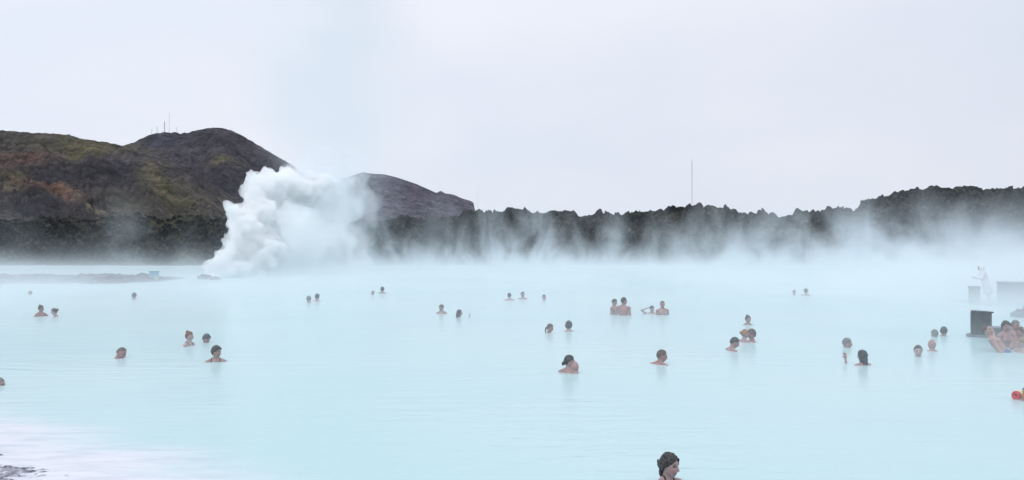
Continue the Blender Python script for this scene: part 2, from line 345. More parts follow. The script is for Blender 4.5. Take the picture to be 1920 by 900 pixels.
# pale blue hut box on the spit
bx = empty('equipment_box', (Xat(289, 54), 54, .15)); tag(bx, 'small pale blue equipment box standing on the dark spit', 'box')
blue = noise_mat('pale_blue_paint', (.22, .42, .55), (.28, .50, .62), 3, .5); wht = noise_mat('white_paint', (.7, .72, .74), (.8, .8, .8), 3, .5)
bm = bmesh.new(); add_box(bm, (0, 0, .24), (.50, .42, .42), .01); bm_obj('body', bm, blue, bx)
bm = bmesh.new(); add_box(bm, (0, 0, .475), (.56, .48, .04), .008); bm_obj('lid', bm, blue, bx)
bm = bmesh.new(); add_box(bm, (0, -.222, .24), (.34, .02, .3), .004); bm_obj('door', bm, blue, bx)
for sx_ in (-.2, .2):
    bm = bmesh.new(); add_box(bm, (sx_, 0, -.03), (.05, .36, .12)); bm_obj('foot', bm, wht, bx)

# ------------------------------------------------------------------ masts
steel = noise_mat('galvanised_steel', (.34, .34, .37), (.48, .48, .51), .5, .6)
def mast(px, py_top, py_base, Y, wid, label, group=None, guys=True, sink=4):
    zb = Zat(py_base, Y)-sink; h = Zat(py_top, Y)-zb
    t = empty('radio_mast', (Xat(px, Y), Y, zb)); tag(t, label, 'mast', group)
    bm = bmesh.new(); k = wid/2; n = max(6, int(h/(wid*2.2)))
    P = [(k, 0), (-k*.5, k*.87), (-k*.5, -k*.87)]
    for p in P: add_rod(bm, (*p, 0), (*p, h*.93), wid*.16, 5)
    for i in range(n):
        z0, z1 = h*.93*i/n, h*.93*(i+1)/n
        for a in range(3): add_rod(bm, (*P[a], z0), (*P[(a+1) % 3], z1), wid*.09, 4)
    bm_obj('lattice', bm, steel, t)
    bm = bmesh.new(); add_rod(bm, (0, 0, h*.92), (0, 0, h), wid*.22, 6, wid*.06); bm_obj('antenna', bm, steel, t)
    if guys:
        for a in range(3):
            bm = bmesh.new(); an = R(30+120*a); add_rod(bm, (math.cos(an)*h*.45, math.sin(an)*h*.45, -2), (0, 0, h*.85), wid*.035, 4); bm_obj('guy_wire', bm, steel, t)
    return t
G = 'radio masts on the hill summit'
mast(284, 241, 249, 1300, .5, 'shortest radio mast, leftmost on the hill summit', G, False)
mast(294, 236, 249, 1300, .6, 'short thin mast second from the left on the summit', G, False)
mast(308, 226, 248, 1300, 1.0, 'sturdy dark mast in the middle of the summit row', G)
mast(317, 207, 248, 1300, .35, 'tallest and faintest mast rising above the summit row', G)
mast(331, 236, 249, 1300, .45, 'short faint mast furthest right on the summit', G, False)
mast(1297.5, 293, 384, 260, .17, 'tall thin lone mast above the middle of the lava bank', None, True, 8)
mast(896, 352, 396, 420, .10, 'very faint thin mast at the right foot of the hills', None, False, 6)

# ------------------------------------------------------------------ furniture of the bathing area on the right
dk = noise_mat('dark_stained_wood', (.012, .014, .018), (.035, .038, .045), 6, .55, .3, 30)
dkg = noise_mat('grey_concrete', (.13, .14, .16), (.20, .21, .23), 2, .85, .4, 18)
Yb = Yat(634)+.1
bn = empty('service_drum', (Xat(1839, Yb+.25), Yb+.25, .0)); tag(bn, 'black round slatted drum with a flat lid, standing beside the bathers', 'drum')
bm = bmesh.new(); add_rod(bm, (0, 0, -.3), (0, 0, .63), .225, 40)
bm_obj('body', bm, dk, bn, True)
bm = bmesh.new()
for i in range(30):
    a = 2*math.pi*i/30; add_box(bm, (math.cos(a)*.233, math.sin(a)*.233, .19), (.018, .038, .88), .003, Euler((0, 0, a)))
bm_obj('slats', bm, dk, bn)
bm = bmesh.new(); add_rod(bm, (0, 0, .632), (0, 0, .668), .262, 40); bmesh.ops.bevel(bm, geom=[e for e in bm.edges if abs((e.verts[0].co-e.verts[1].co).z) < .001], offset=.006, segments=2, affect='EDGES')
l = bm_obj('lid', bm, dk, bn); l.rotation_euler = (0, R(2.5), 0)
bm = bmesh.new(); add_rod(bm, (0, 0, -.3), (0, 0, .06), .34, 40); l = bm_obj('plinth', bm, dkg, bn, False)

def wall_block(name, px0, px1, py0, py1, Yn, depth, label, cat, mat):
    x0, x1 = Xat(px0, Yn), Xat(px1, Yn); zt = Zat(py0, Yn); zb = min(Zat(py1, Yn), -.3)
    rz = -math.atan2(x0, Yn)*.92; nl = Vector((x0, Yn, zb)); c_ = Matrix.Rotation(rz, 3, 'Z') @ Vector(((x1-x0)/2, depth/2, 0)); t = empty(name, nl+c_, rz); tag(t, label, cat)
    h = zt-zb
    bm = bmesh.new(); add_box(bm, (0, 0, h/2-.03), (x1-x0-.06, depth-.06, h-.06), .01); bm_obj('body', bm, mat, t)
    bm = bmesh.new(); add_box(bm, (0, 0, h-.028), (x1-x0, depth, .055), .012); bm_obj('coping', bm, mat, t)
    n = max(2, int((x1-x0)/.16)); bm = bmesh.new()
    for i in range(n): add_box(bm, (-(x1-x0)/2+.05+(x1-x0-.1)*(i+.5)/n, -depth/2+.02, h/2-.03), ((x1-x0-.1)/n*.8, .03, h-.08), .004)
    bm_obj('cladding', bm, mat, t)
    return t
wall_block('low_wall', 1852, 1990, 614, 650, Yat(641), .5, 'long low grey concrete bench wall behind the group of bathers', 'wall', dkg)
wall_block('bar_counter', 1870, 2010, 530, 573, Yat(573), 1.4, 'wide dark counter block in thick steam at the far right', 'counter', dk)
wall_block('pedestal', 1815, 1836, 537, 572, Yat(571), .5, 'narrow dark pedestal beside the figure in a white robe', 'pedestal', dk)
boulder('rock', (Xat(1938, 26.5), 26.6, .0), (.50, .4, .34), 31, 'dark rock in the water behind the bathers at the far right')
# walkway under the robed figure and the counter
bm = bmesh.new(); Yw = Yat(571); add_box(bm, (Xat(1905, Yw)+2, Yw+1.1, -.10), (7.0, 3.2, .24), .02)
tag(bm_obj('walkway', bm, dkg), 'low wet concrete walkway under the counter in the steam', 'walkway', kind='structure')

# ------------------------------------------------------------------ people
def skin_mat():
    m, t, b, N, L = new_mat('skin')
    at = N('ShaderNodeAttribute'); at.attribute_name = 'tint'; tc = N('ShaderNodeTexCoord')
    n = N('ShaderNodeTexNoise'); n.inputs['Scale'].default_value = 14; n.inputs['Detail'].default_value = 4; L(tc.outputs['Object'], n.inputs[0])
    mr = N('ShaderNodeMapRange'); L(n.outputs[0], mr.inputs[0]); mr.inputs[3].default_value = .85; mr.inputs[4].default_value = 1.15
    v = N('ShaderNodeVectorMath'); v.operation = 'SCALE'; L(at.outputs['Color'], v.inputs[0]); L(mr.outputs[0], v.inputs['Scale'])
    L(v.outputs[0], b.inputs['Base Color']); b.inputs['Roughness'].default_value = .3
    return m
SKIN = skin_mat()
def hair_mat(name, c):
    m, t, b, N, L = new_mat(name)
    tc = N('ShaderNodeTexCoord'); mp = N('ShaderNodeMapping'); mp.inputs['Scale'].default_value = (60, 14, 14); L(tc.outputs['Object'], mp.inputs[0])
    n = N('ShaderNodeTexNoise'); n.inputs['Scale'].default_value = 1; n.inputs['Detail'].default_value = 4; L(mp.outputs[0], n.inputs[0])
    r = N('ShaderNodeValToRGB'); L(n.outputs[0], r.inputs[0]); r.color_ramp.elements[0].position = .35; r.color_ramp.elements[1].position = .7
    r.color_ramp.elements[0].color = (*[x*.6 for x in c], 1); r.color_ramp.elements[1].color = (*[x*1.5 for x in c], 1)
    L(r.outputs[0], b.inputs['Base Color']); b.inputs['Roughness'].default_value = .38
    bp = N('ShaderNodeBump'); bp.inputs['Strength'].default_value = .6; bp.inputs['Distance'].default_value = .01; L(n.outputs[0], bp.inputs['Height']); L(bp.outputs[0], b.inputs['Normal'])
    return m
HAIR = {k: hair_mat(k+'_hair', c) for k, c in dict(black=(.008, .008, .012), dark=(.014, .010, .011), brown=(.06, .035, .022), red=(.13, .035, .016),
        auburn=(.24, .12, .06), grey=(.13, .13, .14), fair=(.20, .14, .08)).items()}
CLOTH = {k: noise_mat(k+'_swimwear', tuple(x*.8 for x in c), c, 20, .6) for k, c in dict(black=(.01, .01, .014), navy=(.012, .02, .06), blue=(.015, .07, .24), teal=(.02, .08, .1)).items()}

def icos(sub):
    bm = bmesh.new(); bmesh.ops.create_icosphere(bm, subdivisions=sub, radius=1)
    V = np.array([v.co[:] for v in bm.verts]); F = [[v.index for v in f.verts] for f in bm.faces]; bm.free(); return V, F
IC5, IC6, IC2 = icos(5), icos(6), icos(3)
def g(x, s): return np.exp(-(x/s)**2)
def head_shape(D, face=1.0):
    """head-local metres, front is -Y, origin in the middle of the head; half height .118"""
    x, y, z = D[:, 0].copy(), D[:, 1].copy(), D[:, 2].copy()
    low = np.clip(-z, 0, 1)
    P = np.stack([x*.076*(1-.30*low**1.4), y*.097, z*.118], 1)
    P[:, 1] += np.where(y > 0, -low*.030*y*1.4, 0)                    # nape tucks in
    P[:, 1] += np.where(y < 0, -low*.006, 0)
    P[:, 1] += .008*np.clip(z, 0, 1)                                   # skull rounder at the back
    if face:
        X, Z = P[:, 0], P[:, 2]; fr = np.clip((-y-.15)/.5, 0, 1)
        d = np.zeros(len(P))
        ax = np.abs(X)
        d += -.026*g(X, .011)*g(Z+.026, .017)-.013*g(X, .010)*g(Z+.002, .020)     # nose
        d += .011*g(ax-.031, .016)*g(Z-.006, .013)                                  # sockets
        d += -.006*g(ax-.027, .022)*g(Z-.027, .010)                                 # brow
        d += -.007*g(X, .022)*g(Z+.063, .007)-.005*g(X, .018)*g(Z+.075, .006)       # lips
        d += .004*g(X, .02)*g(Z+.069, .003)
        d += -.010*g(X, .022)*g(Z+.100, .016)                                       # chin
        d += -.006*g(ax-.042, .018)*g(Z+.030, .02)                                  # cheeks
        P[:, 1] += d*fr
    return P
class Acc:
    def __init__(s): s.V = []; s.F = []; s.n = 0
    def add(s, V, F):
        s.V.append(np.asarray(V, float)); s.F += [[i+s.n for i in f] for f in F]; s.n += len(V)
    def ell(s, c, r, M=None, sub=None):
        V, F = sub or IC2; P = V*np.array(r)
        if M is not None: P = P@np.array(M.to_3x3()).T
        s.add(P+np.array(c), F)
    def tube(s, pts, rad, n=14, flat=None):
        """loft along pts; rad = radii or (rx, ry) with rx across X; round closed ends"""
        pts = [Vector(p) for p in pts]; rr = [(r, r) if not isinstance(r, tuple) else r for r in rad]
        P, F = [], []; ring = []
        for i, p in enumerate(pts):
            t = (pts[min(i+1, len(pts)-1)]-pts[max(i-1, 0)]).normalized()
            u = Vector((1, 0, 0)) if abs(t.x) < .8 else Vector((0, 1, 0))
            u = (u-t*u.dot(t)).normalized(); v = t.cross(u)
            ends = []
            if i == 0: ends = [(-.75, .55), (-.45, .85)]
            for k, sc in ends: ring.append((p+t*k*min(rr[i]), u, v, rr[i], sc))
            ring.append((p, u, v, rr[i], 1))
            if i == len(pts)-1:
                for k, sc in [(.45, .85), (.75, .55)]: ring.append((p+t*k*min(rr[i]), u, v, rr[i], sc))
        for c, u, v, r, sc in ring:
            for j in range(n):
                a = 2*math.pi*j/n; P.append(tuple(c+u*math.cos(a)*r[0]*sc+v*math.sin(a)*r[1]*sc))
        for i in range(len(ring)-1):
            for j in range(n): F.append([i*n+j, i*n+(j+1) % n, (i+1)*n+(j+1) % n, (i+1)*n+j])
        F.append(list(range(n))[::-1]); F.append([(len(ring)-1)*n+j for j in range(n)])
        s.add(P, F)
    def hand(s, wrist, d, side, curl=.3, up=Vector((0, 0, 1))):
        d = Vector(d).normalized(); w_ = d.cross(up); w_ = w_.normalized() if w_.length > .1 else Vector((1, 0, 0)); nrm = w_.cross(d)
        W = Vector(wrist); pc = W+d*.045
        M = Matrix((w_, nrm, d)).transposed()
        s.ell(pc, (.040, .016, .050), M)
        for k, (o, ln) in enumerate(((-.030, .062), (-.010, .074), (.010, .070), (.029, .055))):
            b = W+d*.078+w_*o; m = b+(d+w_*o*4).normalized()*ln*.5; e = m+(d*(1-curl)-nrm*curl+w_*o*4).normalized()*ln*.5
            s.tube([b-d*.02, m, e], [.0085, .008, .0068], 8)
        b = W+d*.03+w_*side*.030; s.tube([b, b+(d*.5+w_*side*.8).normalized()*.035, b+(d*.8+w_*side*.6).normalized()*.066], [.012, .0105, .008], 8)
def remesh(acc, vox, name, smooth=2):
    me = bpy.data.meshes.new(name); me.from_pydata(np.vstack(acc.V).tolist(), [], acc.F); me.update()
    o = bpy.data.objects.new(name, me); COL.objects.link(o)
    m = o.modifiers.new('r', 'REMESH'); m.mode = 'VOXEL'; m.voxel_size = vox; m.use_smooth_shade = True
    if smooth: s = o.modifiers.new('s', 'SMOOTH'); s.factor = .5; s.iterations = smooth
    dg = bpy.context.evaluated_depsgraph_get(); ev = o.evaluated_get(dg)
    me2 = bpy.data.meshes.new_from_object(ev, depsgraph=dg)
    bpy.data.objects.remove(o); bpy.data.meshes.remove(me); me2.name = name
    me2.polygons.foreach_set('use_smooth', [True]*len(me2.polygons))
    return me2
def verts_of(me):
    a = np.empty(len(me.vertices)*3, np.float32); me.vertices.foreach_get('co', a); return a.reshape(-1, 3).astype(float)

HAIRLINE = {  # front, side, back in unit height; thickness
    'short': (.50, .05, -.50, .010), 'crop': (.55, .12, -.35, .006), 'thin': (.80, .25, -.40, .006), 'thick': (.42, -.10, -.60, .020), 'up': (.50, .02, -.55, .012),
    'pinned': (.46, -.24, -.7, .017), 'long': (.45, -.25, -.9, .017), 'wet': (.50, -.15, -.85, .010)}
PC = 0
def person(px, top, wl, byaw, label, sex='m', hyaw=None, pitch=0, roll=0, hair='short', hc='dark', tone=(.42, .25, .20), s=None, arms='down',
           straps=None, lean=(0, 0), Y=None, group='bathers in the lagoon', vox=None, bun=None, child=None, smile=False, robe=False, shorts=None):
    """top and wl: photo rows of the crown and of the waterline; byaw: body heading (0 faces the camera, 90 faces right); hyaw: head heading"""
    global PC; PC += 1
    s = s or (1.0 if sex == 'm' else .95)
    Y = Y or Yat(wl); hyaw = byaw if hyaw is None else hyaw
    vox = vox or (.007 if Y < 12 else .010 if Y < 24 else .013)
    male = sex == 'm'
    sw = .185 if male else .155
    A = Acc()
    k = 1.0 if male else .88
    A.tube([(0, .0, .84), (0, .0, .93), (0, .005, 1.03), (0, .01, 1.15), (0, .01, 1.27), (0, .012, 1.34), (0, .012, 1.39), (0, .012, 1.43)],
           [(.155, .10), (.165, .105), (.145*k, .095), (.155*k, .105), (.175*k, .115), (.172*k, .10), (.13*k, .08), (.07, .06)], 28)
    A.tube([(0, .018, 1.38), (0, .010, 1.46), (0, .0, 1.54)], [.066*k, .056*k, .054*k], 20)
    if not male:
        for q in (-1, 1): A.ell((q*.075, -.085, 1.235), (.062, .055, .062))
    else:
        for q in (-1, 1): A.ell((q*.075, -.07, 1.28), (.08, .045, .055))
    for q in (-1, 1):
        A.ell((q*sw, .01, 1.372), (.064*k, .062*k, .062*k)); A.tube([(q*.02, .022, 1.455), (q*sw*.5, .022, 1.415), (q*sw*.92, .012, 1.385)], [.040, .042, .045], 12)      # shoulder cap, trapezius
        S = Vector((q*sw, .01, 1.36))
        mode = arms if not isinstance(arms, dict) else arms.get(q, 'down')
        if mode == 'down': E, W = S+Vector((q*.06, .02, -.28)), S+Vector((q*.07, -.06, -.52))
        elif mode == 'front': E, W = S+Vector((q*.05, -.16, -.22)), S+Vector((-q*.03, -.38, -.14))
        elif mode == 'wide': E, W = S+Vector((q*.22, -.05, -.17)), S+Vector((q*.34, -.20, -.20))
        elif mode == 'raise': E, W = S+Vector((q*.03, -.26, -.14)), S+Vector((q*.02, -.33, .12))
        elif mode == 'head': E, W = S+Vector((q*.22, -.08, .16)), S+Vector((q*-.05, -.02, .26))
        elif mode == 'hip': E, W = S+Vector((q*.16, .08, -.24)), S+Vector((q*.02, -.04, -.42))
        A.tube([S, S.lerp(E, .5), E], [.050*k, .046*k, .038*k], 14); A.tube([E, E.lerp(W, .35), W], [.038*k, .038*k, .025*k], 14)
        A.hand(W, (W-E), -q, .35)
        H = Vector((q*.085, 0, .88))
        if lean[0] or robe: K, F_ = Vector((q*.11, -.05, .46)), Vector((q*.11, 0, .06))
        else: K, F_ = Vector((q*.11, -.06, .46)), Vector((q*.12, .03, .07))
        A.tube([H, H.lerp(K, .5), K], [.088, .072, .052], 14); A.tube([K, K.lerp(F_, .35), F_], [.050, .054, .034], 14)
        A.ell(F_+Vector((0, -.06, -.035)), (.042, .12, .032))
    piv = Vector((0, .01, 1.50)); HM4 = Matrix.Translation(piv) @ Euler((R(pitch), R(roll), R(hyaw-byaw)), 'ZYX').to_matrix().to_4x4() @ Matrix.Translation(Vector((0, -.018, .082)))
    HS = 1.05 if male else 1.0
    if child: HS = 1.12
    HMn = np.array(HM4 @ Matrix.Scale(HS, 4))
    def toworld(P): return P@HMn[:3, :3].T+HMn[:3, 3]
    HV, HF = IC6 if vox < .008 else IC5
    A.add(toworld(head_shape(HV)), HF)
    for q in (-1, 1): A.ell(toworld(np.array([[q*.074, .012, -.006]]))[0], (.010, .019, .031), HM4, None)
    me = remesh(A, vox, 'person')
    P = verts_of(me)
    inv = np.linalg.inv(HMn); LP = P@inv[:3, :3].T+inv[:3, 3]
    base = np.array(tone); base = base*np.array((.68, .76, .84)); C = np.tile(base, (len(P), 1)); fr = (LP[:, 1] < -.045)*(LP[:, 2] > -.13)
    ax = np.abs(LP[:, 0]); hd = LP[:, 2] > -.12
    def paint(mask, c, st=1):
        kk = np.clip(mask*st, 0, 1)[:, None]; C[:] = C*(1-kk)+np.array(c)*kk
    paint(fr*g(ax-.042, .020)*g(LP[:, 2]+.028, .022), base*np.array((1.15, .72, .72)), .6)
    paint(fr*g(LP[:, 0], .013)*g(LP[:, 2]+.030, .016), base*np.array((1.1, .75, .75)), .5)
    paint(fr*g(ax-.031, .0145)*g(LP[:, 2]-.028, .0055), (.03, .02, .02), 1.2)
    paint(fr*g(ax-.031, .0145)*g(LP[:, 2]-.007, .0075), (.035, .025, .025), 1.5)
    paint(fr*g(LP[:, 0], .024)*g(LP[:, 2]+.066, .0095), (.28, .07, .08), 1.4)
    if smile: paint(fr*g(LP[:, 0], .026)*g(LP[:, 2]+.068-.006*(ax/.02)**2, .0075), (.20, .035, .045), 1.8); paint(fr*g(LP[:, 0], .015)*g(LP[:, 2]+.066, .0025), (.6, .55, .55), .9)
    # sunned, pinker shoulders
    paint((P[:, 2] < 1.45)*.5, base*np.array((1.12, .92, .92)), .7)
    set_col(me, C)
    me.materials.append(SKIN)
    o = bpy.data.objects.new('person', me); COL.objects.link(o)
    hv = (wl-top)/FPX*Y
    o.scale = (s, s, s)
    o.rotation_euler = Euler((R(lean[0]), R(lean[1]), R(byaw)), 'XYZ')
    # feet go where they carry the crown of the head to its place
    crown = o.rotation_euler.to_matrix() @ (Vector((0, 0, 1.64))*s)
    tip = (o.rotation_euler.to_matrix() @ (Vector((0, 0, 1.58))*s)).z+.13*s
    o.location = (Xat(px, Y)-crown.x, Y-crown.y, hv-tip)
    tag(o, label, 'person', group)
    # hair
    if hair:
        f_, s_, b_, th = HAIRLINE[hair]
        HV, HF = IC5 if Y < 30 else icos(4)
        Hp = head_shape(HV, 0); y = HV[:, 1]; z = HV[:, 2]; fr_ = -y
        line = np.where(fr_ > 0, s_+(f_-s_)*np.clip(fr_*1.25, 0, 1)**1.6, s_+(b_-s_)*np.clip(-fr_*1.5, 0, 1)**.8)
        line = line+.10*np.sin(HV[:, 0]*5+PC)*(fr_ > .2)
        nzv = np.array([noise.noise(Vector(v)*6+Vector((PC*3.1, 0, 0))) for v in HV])
        nz2 = np.array([noise.noise(Vector((v[0]*16, v[1]*5, v[2]*5))+Vector((PC*1.7, 0, 0))) for v in HV])
        mk = np.clip((z-line)/.13+.4*nz2, 0, 1); mk = mk*mk*(3-2*mk)
        nd = HV/np.linalg.norm(HV, axis=1)[:, None]
        off = -.014+mk*(.014+th*(1+.7*nzv+.55*nz2))
        B = Acc(); B.add(toworld(Hp+nd*off[:, None]), HF)
        def hp(*a): return Vector(toworld(np.array([a]))[0])
        bun_ = bun if bun is not None else ('top' if hair == 'up' else None)
        if bun_ == 'top': B.ell(hp(0, .055, .118), (.034, .034, .036)); B.ell(hp(.012, .075, .128), (.020, .018, .024)); B.tube([hp(0, .05, .09), hp(0, .055, .118)], [.026, .03])
        if bun_ == 'back': B.ell(hp(0, .112, .045), (.036, .034, .038)); B.ell(hp(.012, .13, .032), (.020, .022, .026)); B.tube([hp(0, .08, .05), hp(0, .112, .045)], [.03, .03])
        if bun_ == 'nape': B.ell(hp(0, .112, -.035), (.034, .034, .04)); B.tube([hp(0, .10, -.03), hp(.01, .135, -.055), hp(.02, .14, -.10)], [.016, .011, .004], 8); B.tube([hp(0, .08, -.03), hp(0, .112, -.035)], [.03, .03])
        if bun_ == 'clip':
            B.ell(hp(0, .098, -.005), (.045, .045, .052)); B.ell(hp(0, .072, -.075), (.050, .036, .062)); B.ell(hp(.01, .135, .015), (.026, .026, .022)); B.tube([hp(0, .12, .01), hp(.015, .155, .022), hp(.02, .175, .03)], [.014, .008, .002], 8)
            B.tube([hp(-.02, .05, .08), hp(-.01, .09, .06), hp(0, .128, .052)], [.02, .014, .003], 8)
        if bun_ == 'tail': B.tube([hp(0, .09, -.01), hp(0, .13, -.03), hp(.01, .135, -.09), hp(.02, .125, -.15), hp(.03, .12, -.19)], [.022, .026, .024, .018, .008], 12)
        if hair in ('long', 'wet'):
            for xx, yy in ((-.045, .045), (0, .07), (.045, .045), (-.062, .01), (.062, .01)):
                B.tube([hp(xx*.9, yy, .02), hp(xx*1.1, yy*1.25, -.06), hp(xx*1.0, yy*1.3, -.13), hp(xx*.8, yy*1.25, -.20)], [.030, .036, .031, .018], 12)
        hm_ = remesh(B, .006 if Y < 12 else .009, 'hair', 1)
        if Y < 30:
            HPv = verts_of(hm_); dn = np.array([noise.noise(Vector((p[0]*90, p[1]*45, p[2]*45))) for p in HPv])*.0045
            c0 = np.array(HM4.translation); dd = HPv-c0; dd /= np.linalg.norm(dd, axis=1)[:, None]+1e-6
            HPv += dd*dn[:, None]; hm_.vertices.foreach_set('co', HPv.astype(np.float32).ravel())
        hm_.materials.append(HAIR[hc]); h = bpy.data.objects.new('hair', hm_); COL.objects.link(h); h.parent = o
    if straps or shorts:
        bvh = BVHTree.FromPolygons([tuple(v) for v in P], [tuple(p.vertices) for p in me.polygons])
    if straps:
        B = Acc()
        halter = straps.endswith('halter'); cname = straps.split()[0]
        # bandeau wrapped on the torso by ray casts from its axis, and two shoulder straps
        nz_, na = 7, 56; PP = []
        for i in range(nz_):
            z = 1.15+.115*i/(nz_-1)
            for j in range(na):
                a = 2*math.pi*j/na; d = Vector((math.cos(a), math.sin(a), 0)); o_ = Vector((0, .01, z))
                rad = .14 if abs(d.y) < .5 else .19
                hit = bvh.ray_cast(o_+d*.20 if abs(d.x) < .75 else o_+d*.165, -d); p = hit[0] or o_+d*.13
                if (p-o_).length > .2: p = o_+d*.14
                PP.append(tuple(p+d*(.005 if 0 < i < nz_-1 else .001)))
        B.add(PP, [[i*na+j, i*na+(j+1) % na, (i+1)*na+(j+1) % na, (i+1)*na+j] for i in range(nz_-1) for j in range(na)])
        for q in (-1, 1):
            xs = [.075, .082, .088, .088, .085, .08, .07, .06] if not halter else [.08, .075, .07, .062, .055, .04, .02, .005]
            path = [(-.19, 1.26), (-.17, 1.32), (-.12, 1.39), (-.05, 1.44), (.04, 1.46), (.10, 1.41), (.14, 1.34), (.16, 1.25)] if not halter else [(-.19, 1.26), (-.16, 1.32), (-.12, 1.38), (-.08, 1.42), (-.03, 1.455), (.05, 1.475), (.09, 1.475), (.1, 1.475)]
            pts = []
            dense = []
            for i in range(len(xs)-1):
                for f in (0, .33, .66): dense.append((xs[i]*(1-f)+xs[i+1]*f, path[i][0]*(1-f)+path[i+1][0]*f, path[i][1]*(1-f)+path[i+1][1]*f))
            dense.append((xs[-1], *path[-1]))
            for x_, y_, z_ in dense:
                src = Vector((q*x_, y_*1.4, z_+.03)); tgt = Vector((q*x_*.8, .01, z_-.10)); hit = bvh.ray_cast(src, (tgt-src).normalized())
                if hit[0]: pts.append(hit[0]+hit[1]*.003)
            if len(pts) > 3: B.tube(pts, [.0075]*len(pts), 8)
        me2 = bpy.data.meshes.new('swimsuit_top'); me2.from_pydata(np.vstack(B.V).tolist(), [], B.F); me2.update(); me2.polygons.foreach_set('use_smooth', [True]*len(me2.polygons)); me2.materials.append(CLOTH[cname])
        h = bpy.data.objects.new('swimsuit_top', me2); COL.objects.link(h); h.parent = o
    if shorts:
        B = Acc(); B.tube([(0, 0, .80), (0, 0, .90), (0, 0, 1.0)], [(.175, .122), (.182, .124), (.166, .112)], 28)
        for q in (-1, 1): B.tube([(q*.088, -.005, .86), (q*.10, -.03, .68), (q*.105, -.04, .56)], [.105, .092, .09], 16)
        me2 = remesh(B, .01, 'swim_shorts'); me2.materials.append(CLOTH[shorts]); h = bpy.data.objects.new('swim_shorts', me2); COL.objects.link(h); h.parent = o
    return o
PINK, PALE, TANS, RUDDY = (.45, .25, .21), (.55, .36, .30), (.36, .20, .13), (.40, .18, .15)
P_ = person
# near bather at the bottom edge
P_(1252, 849, 909, 32, 'woman with dark hair pinned up, smiling in the near water at the bottom edge', 'f', 44, 0, 7, 'pinned', 'dark', (.42, .25, .22), straps='black halter', bun='clip', smile=True, arms='front', s=.98, vox=.0045)
# left groups
P_(57, 545, 552, 0, 'faint head almost lost in steam, near the left edge beyond the pair with topknots', 'm', s=.95, hair='short', hc='grey', tone=PINK)
P_(77, 572, 593, 60, 'woman with a topknot and dark straps, left of the pair near the left edge', 'f', 75, hair='up', hc='dark', straps='black', tone=RUDDY, arms='wide')
P_(104, 577, 594, -50, 'woman with a back bun, right of the pair near the left edge', 'f', -70, 14, hair='up', hc='brown', bun='back', tone=PALE, straps='navy')
P_(252, 549, 561, 170, 'lone dark head seen from behind, near the rocky spit', 'm', hair='thick', hc='dark', tone=PINK)
P_(355, 621, 648, 80, 'woman with red hair and a high bun in profile beside two others', 'f', 84, hair='up', hc='red', straps='black', tone=PALE)
P_(385, 625, 642, 40, 'woman with short black hair up to her chin in water, head bowed', 'f', 62, 18, 12, hair='thick', hc='black', straps='black', tone=RUDDY, arms='wide')
P_(405, 648, 678, 15, 'broad shouldered woman with short dark hair and black straps, front of three, looking right', 'f', 68, -2, hair='thick', hc='black', straps='black', tone=(.40, .24, .19), arms='wide', s=1.0)
P_(229, 650, 671, 120, 'man with thinning brown hair swimming alone, profile to the right', 'm', 88, 6, hair='thin', hc='brown', tone=RUDDY, lean=(24, 0))
P_(-2, 708, 722, 90, 'dark head cut off by the left edge of the picture', 'm', hair='short', hc='grey', tone=PINK)
# middle distance
P_(579, 555, 567, 200, 'grey hazy head, left of the pair beyond the middle left water', 'm', hair='thick', hc='grey', tone=PINK)
P_(595, 551, 564, 160, 'dark head, right of the pair beyond the middle left water', 'm', hair='thick', hc='dark', tone=PINK)
P_(699, 545, 552, 10, 'very faint pale head in the steam, left of the pair right of the plume', 'f', hair='short', hc='fair', tone=PINK)
P_(717, 538, 550, 175, 'grey head seen from behind, right of the pair right of the plume', 'm', hair='thick', hc='dark', tone=PINK)
P_(828, 570, 588, -15, 'woman in dark straps with a side bun looking down to the left', 'f', -30, 12, hair='up', hc='brown', bun='back', straps='black', tone=PINK, arms='wide')
P_(861, 580, 595, 110, 'dark haired woman raising one hand out of the water', 'f', 100, hair='wet', hc='dark', tone=PALE, arms={1: 'down', -1: 'raise'})
P_(955, 549, 563, 190, 'man with sloping shoulders, left of three far bathers', 'm', hair='short', hc='dark', tone=PINK)
P_(980, 547, 561, 20, 'man with dark hair facing the camera, middle of three far bathers', 'm', hair='short', hc='dark', tone=PINK)
P_(1020, 552, 563, 30, 'small lone head, right of three far bathers', 'm', hair='crop', hc='dark', tone=PINK)
P_(1030, 606, 624, 70, 'woman with hair pulled back into a short tail at the water line', 'f', 60, 10, hair='short', hc='brown', bun='tail', tone=RUDDY)
P_(1066, 602, 621, 190, 'man seen from behind with thick grey brown hair', 'm', 170, hair='thick', hc='dark', tone=PALE)
P_(1151, 560, 589, 60, 'slim young man standing half behind the big man', 'm', 50, 12, hair='short', hc='dark', tone=PINK, s=.94)
P_(1169, 557, 591, 150, 'big man standing chest high with his bare back to the camera', 'm', 110, hair='crop', hc='dark', tone=RUDDY, s=1.08)
P_(1222, 572, 588, -10, 'woman holding her wet hair with one raised arm', 'f', 10, 14, hair='short', hc='dark', tone=PALE, arms={-1: 'head', 1: 'down'})
P_(1242, 564, 590, 15, 'man with a shaved head standing chest high next to the woman with raised arm', 'm', 0, hair='crop', hc='brown', tone=PINK)
P_(1066, 665, 698, 150, 'woman with black hair knotted at the nape, behind the bald man', 'f', 92, 4, hair='up', hc='black', bun='nape', tone=PINK, s=1.0)
P_(1078, 676, 699, -110, 'bald man turned away, close against the black haired woman', 'm', -140, 12, -8, hair=None, tone=(.46, .25, .21))
P_(1240, 655, 682, 130, 'man with short brown hair in profile to the right, alone in the middle water', 'm', 84, 4, hair='short', hc='brown', tone=RUDDY, lean=(14, 0))
